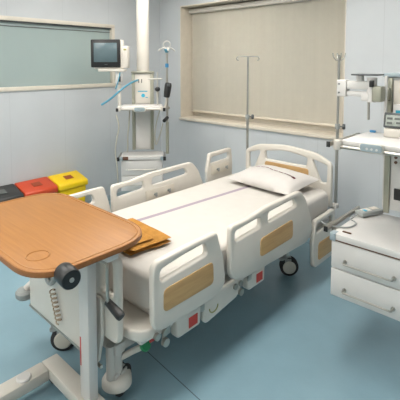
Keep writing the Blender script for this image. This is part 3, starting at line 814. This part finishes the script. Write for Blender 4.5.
for z0, z1 in ((.405, .56), (.565, .72)):
    d_ = obj('drawer', lspan((-W2+.004, -.018, z0), (W2-.004, -.001, z1), .005), M['paint2'], lc, world=False)
    zh = (z0+z1)/2 - .01 + Z
    obj('drawer_handle', btube([(-.15, -.018, zh), (-.15, -.05, zh), (.15, -.05, zh), (.15, -.018, zh)], .006, 8, smooth=False), M['steel'], d_, world=False)
lt = obj('cabinet_top', lspan((-W2-.005, -.03, .727), (W2+.005, .22, .765), .008), M['paint2'], lp, world=False)
for s in (-1, 1):
    rl = obj('equipment_rail', lspan((s*W2+s*.014, -.06, .735), (s*W2+s*.03, .20, .76), .004), M['steel'], lt, world=False)
    obj('rail_end_cap', lspan((s*W2+s*.008, -.078, .728), (s*W2+s*.036, -.061, .767), .003), M['black'], rl, world=False)
    obj('corner_block', lspan((s*W2-.02, -.055, .727), (s*W2+.02, -.025, .765), .008), M['padblue'], lt, world=False)
obj('strap_clip', lspan((-W2+.02, -.036, .73), (-W2+.075, -.0295, .764), .003), M['brown'], lt, world=False)
# post and bracket that carry the monitor
obj('monitor_post', lcyl((-W2-.02, .10, 1.262), (-W2-.02, .10, 1.62), .018), M['plastic'], lp, world=False)
bm = nb(); span(bm, (-W2-.055, .06, 1.50+Z), (-W2+.015, .14, 1.60+Z), .01)
br = obj('monitor_bracket', bm, M['paint2'], lp, world=False)
obj('bracket_lever', lspan((-W2-.02, .045, 1.52), (-W2+.0, .059, 1.575), .004), M['black'], br, world=False)
# accessory pole clamped on the right rail
def lw(p): return rootmat(lp) @ Vector((p[0], p[1], p[2]+Z))
# patient monitor
mo = thing('patient_monitor', lw((-W2-.14, .09, 1.622)), 'cream patient monitor with a dark screen on the left pendant', 'monitor', R(40))
obj('casing', bbox((.012, .04, .175), (.30, .08, .30), .015), M['plastic'], mo, world=False)
obj('bezel', bbox((-.01, -.009, .185), (.305, .022, .285), .012), M['black'], mo, world=False)
obj('screen', bbox((-.01, -.021, .195), (.24, .004, .195), .002), M['screen'], mo, world=False)
obj('maker_plate', bbox((-.005, -.021, .073), (.03, .003, .006)), M['label_grey'], mo, world=False)
md = obj('side_module', bbox((.168, .06, .150), (.085, .10, .225), .008), M['plastic'], mo, world=False)
obj('module_label', bbox((.185, .009, .225), (.03, .003, .018)), M['olive'], md, world=False)
obj('base_tray', bbox((.05, .03, .014), (.27, .12, .026), .006), M['plastic'], mo, world=False)
# third IV pole
tp = lw((W2+.05, .06, 0)); x, y = tp.x, tp.y
t = thing('iv_pole', (x, y, .76), 'short iv pole with a blue collar and pale hooks on the left pendant', 'iv pole')
obj('lower_tube', bcyl((x, y, .77), (x, y, 1.10), .017), M['alu'], t)
obj('upper_tube', bcyl((x, y, 1.10), (x, y, 1.85), .012), M['steel'], t)
obj('collar', bcyl((x, y, 1.665), (x, y, 1.705), .018), M['blue'], t)
bm = nb(); lathe(bm, [(.01, -.02), (.014, -.02), (.03, .012), (.026, .018), (.008, .018)], (x, y, 1.835)); obj('hook_hub', bm, M['hose'], t)
for k in range(4):
    b = LA + R(10) + k*PI/2; e, f = math.cos(b), math.sin(b)
    bm = nb(); tube(bm, [(x, y, 1.845), (x+e*.035, y+f*.035, 1.862), (x+e*.065, y+f*.065, 1.85), (x+e*.085, y+f*.085, 1.83)], .007, 8); obj('bag_hook', bm, M['clear'], t)
ringp = [(x+.035*math.cos(LA)*math.cos(2*PI*k/20), y+.035*math.sin(LA)*math.cos(2*PI*k/20), 1.897+.036*math.sin(2*PI*k/20)) for k in range(20)]
obj('bag_ring', btube(ringp, .005, 6, smooth=False, closed=True), M['clear'], t)
bm = nb(); box(bm, lw((W2+.048, .06, 1.248)) , (.04, .05, .03), .008); obj('pole_clamp', bm, M['steel'], t)
bm = nb(); cyl(bm, lw((W2+.05, .03, 1.15)), lw((W2+.02, -.06, 1.13)), .018); obj('clamp_knob', bm, M['black'], t)
# flow meter with a black knob beside the pole
fm = thing('flow_meter', lw((W2-.05, .12, 1.275)), 'flow meter with a round black knob beside the left pendant pole', 'flow meter', LA)
bm = nb(); cyl(bm, (0, 0, 0), (0, 0, .08), .009); cyl(bm, (0, 0, .08), (0, 0, .14), .014); cyl(bm, (0, 0, .14), (0, 0, .34), .006); cyl(bm, (-.10, 0, .27), (.05, 0, .27), .007)
obj('meter_tube', bm, M['clear'], fm, world=False)
bm = nb(); sph(bm, (0, -.025, .165), .028, (1, .8, .9)); obj('round_knob', bm, M['black'], fm, world=False)
# black handset leaning on the pole
hs = thing('black_handset', lw((W2+.055, .0, 1.36)), 'black cylindrical handset hanging upright on the left pendant pole', 'handset', LA)
bm = nb(); d = Vector((.022, 0, .15)).normalized()
lathe(bm, [(.015, -.075), (.030, -.07), (.034, -.02), (.036, .05), (.03, .075), (.01, .08)], (.0, -.02, .075), mtx=d.to_track_quat('Z', 'Y').to_matrix().to_4x4())
obj('grip', bm, M['black'], hs, world=False)
bm = nb(); box(bm, (.012, -.052, .13), (.03, .008, .03), .004); obj('head_cap', bm, M['darkgrey'], hs, world=False)
bm = nb(); tube(bm, [(-.008, -.02, 0), (-.015, -.01, -.05), (-.03, .0, -.11)], .011, 8); obj('handle_stem', bm, M['plastic'], hs, world=False)
# hoses and leads
pts = [lw((-.05, .20, 1.53)), lw((-.12, .06, 1.50)), lw((-.20, -.06, 1.44)), lw((-.29, -.10, 1.36)), lw((-.38, -.12, 1.30))]
tag(obj('breathing_hose', btube(pts, .010, 8), M['hose']), 'thin blue hose hanging from the outlet panel below the monitor', 'hose')
bm = nb(); tube(bm, [lw((-W2-.0, .01, 1.615)), lw((-.225, -.02, 1.53)), lw((-.25, -.05, 1.45))], .006, 8)
tag(obj('blue_lead', bm, M['hose']), 'short blue lead hanging down from beneath the patient monitor', 'cable')
bm = nb(); tube(bm, [lw((-W2-.03, -.09, 1.20)), lw((-W2-.005, -.11, 1.08)), lw((-W2-.03, -.10, .95)), lw((-W2-.045, -.085, .82)), lw((-W2-.03, -.10, .70)), lw((-W2-.02, -.10, .5))], .006, 8)
tag(obj('cable', bm, M['cable']), 'grey cable hanging outside the left end of the left pendant shelves', 'cable')
bm = nb(); tube(bm, [lw((-.13, .16, 1.24)), lw((-.14, .14, 1.08)), lw((-.155, .15, .95)), lw((-.16, .17, .80)), lw((-.17, .18, .771))], .007, 8)
tag(obj('cable', bm, M['cable']), 'grey cable hanging beneath the left pendant shelf left of its grey strips', 'cable')
bm = nb(); tube(bm, [lw((.19, .12, 1.238)), lw((.15, .11, 1.10)), lw((.13, .12, .95)), lw((.14, .14, .85)), lw((.18, .12, .95)), lw((.215, .10, 1.08))], .006, 8)
tag(obj('cable', bm, M['cable']), 'looped grey cable hanging beneath the left pendant shelf near its pole', 'cable')

# ------------------------------------------------------------------ waste bins along the left wall
def bin_(y0, y1, m, lm, label):
    xb, xf = -4.17, -3.91; zb, zf = .495, .44
    t = thing('waste_bin', ((xb+xf)/2, (y0+y1)/2, 0), label, 'waste bin', group='pedal bins by the left wall')
    bm = nb(); vs = box(bm, ((xb+xf)/2, (y0+y1)/2, .19), (xf-xb-.03, y1-y0-.03, .374), .02)
    for v in bm.verts:
        k = .86 + .14*min(1, v.co.z/.37); v.co.x = (xb+xf)/2 + (v.co.x-(xb+xf)/2)*k; v.co.y = (y0+y1)/2 + (v.co.y-(y0+y1)/2)*k
    obj('bin_body', bm, m, t)
    bm = nb(); P = [(xb, .378), (xf, .378), (xf, zf-.01), (xf-.02, zf+.006), (xb+.02, zb+.004), (xb, zb-.01)]
    A = [bm.verts.new((p[0], y0, p[1])) for p in P]; B = [bm.verts.new((p[0], y1, p[1])) for p in P]
    bm.faces.new(A); bm.faces.new(list(reversed(B)))
    for i in range(6): bm.faces.new((A[i], B[i], B[(i+1) % 6], A[(i+1) % 6]))
    bmesh.ops.recalc_face_normals(bm, faces=bm.faces)
    bmesh.ops.bevel(bm, geom=bm.edges[:], offset=.012, segments=3, affect='EDGES', profile=.5)
    lid = obj('lid', bm, m, t)
    s = (zf-zb)/(xf-xb-.04); mx = (xb+xf)/2+.01
    bm = nb(); box(bm, (mx, (y0+y1)/2, (zb+zf)/2+.0075), (.075, .09, .003), 0, Matrix.Rotation(-math.atan(s), 4, 'Y'))
    obj('lid_label', bm, lm, lid)
    obj('pedal', bspan((xf-.02, (y0+y1)/2-.05, .012), (xf+.045, (y0+y1)/2+.05, .03), .005), M['black'], t)
bin_(2.08, 2.425, M['bin_yellow'], M['label_dark'], 'yellow waste bin with a dark red lid label, nearest the bed')
bin_(1.725, 2.07, M['bin_red'], M['label_dark'], 'orange red waste bin between the black and yellow bins')
bin_(1.37, 1.715, M['bin_black'], M['label_grey'], 'black waste bin with a grey lid label beside the red bin')

# ------------------------------------------------------------------ world and camera
w = bpy.data.worlds.new('World'); bpy.context.scene.world = w; w.use_nodes = True
w.node_tree.nodes['Background'].inputs[0].default_value = (.75, .82, .9, 1); w.node_tree.nodes['Background'].inputs[1].default_value = .3
cam = bpy.data.cameras.new('Camera'); co_ = bpy.data.objects.new('Camera', cam); C.objects.link(co_)
f = 411.0; th = math.atan(380/411.0)
cam.sensor_width = 36; cam.lens = f/400*36
co_.location = (0, 0, 1.7); co_.rotation_euler = (R(90-4), 0, th)
cam.shift_y = -(200 - (64 + f*math.tan(R(4))))/400
cam.clip_start = .02
sc = bpy.context.scene; sc.camera = co_
sc.view_settings.view_transform = 'Standard'; sc.view_settings.look = 'None'; sc.view_settings.gamma = 1; sc.view_settings.use_curve_mapping = False
sc.view_settings.exposure = 0.08
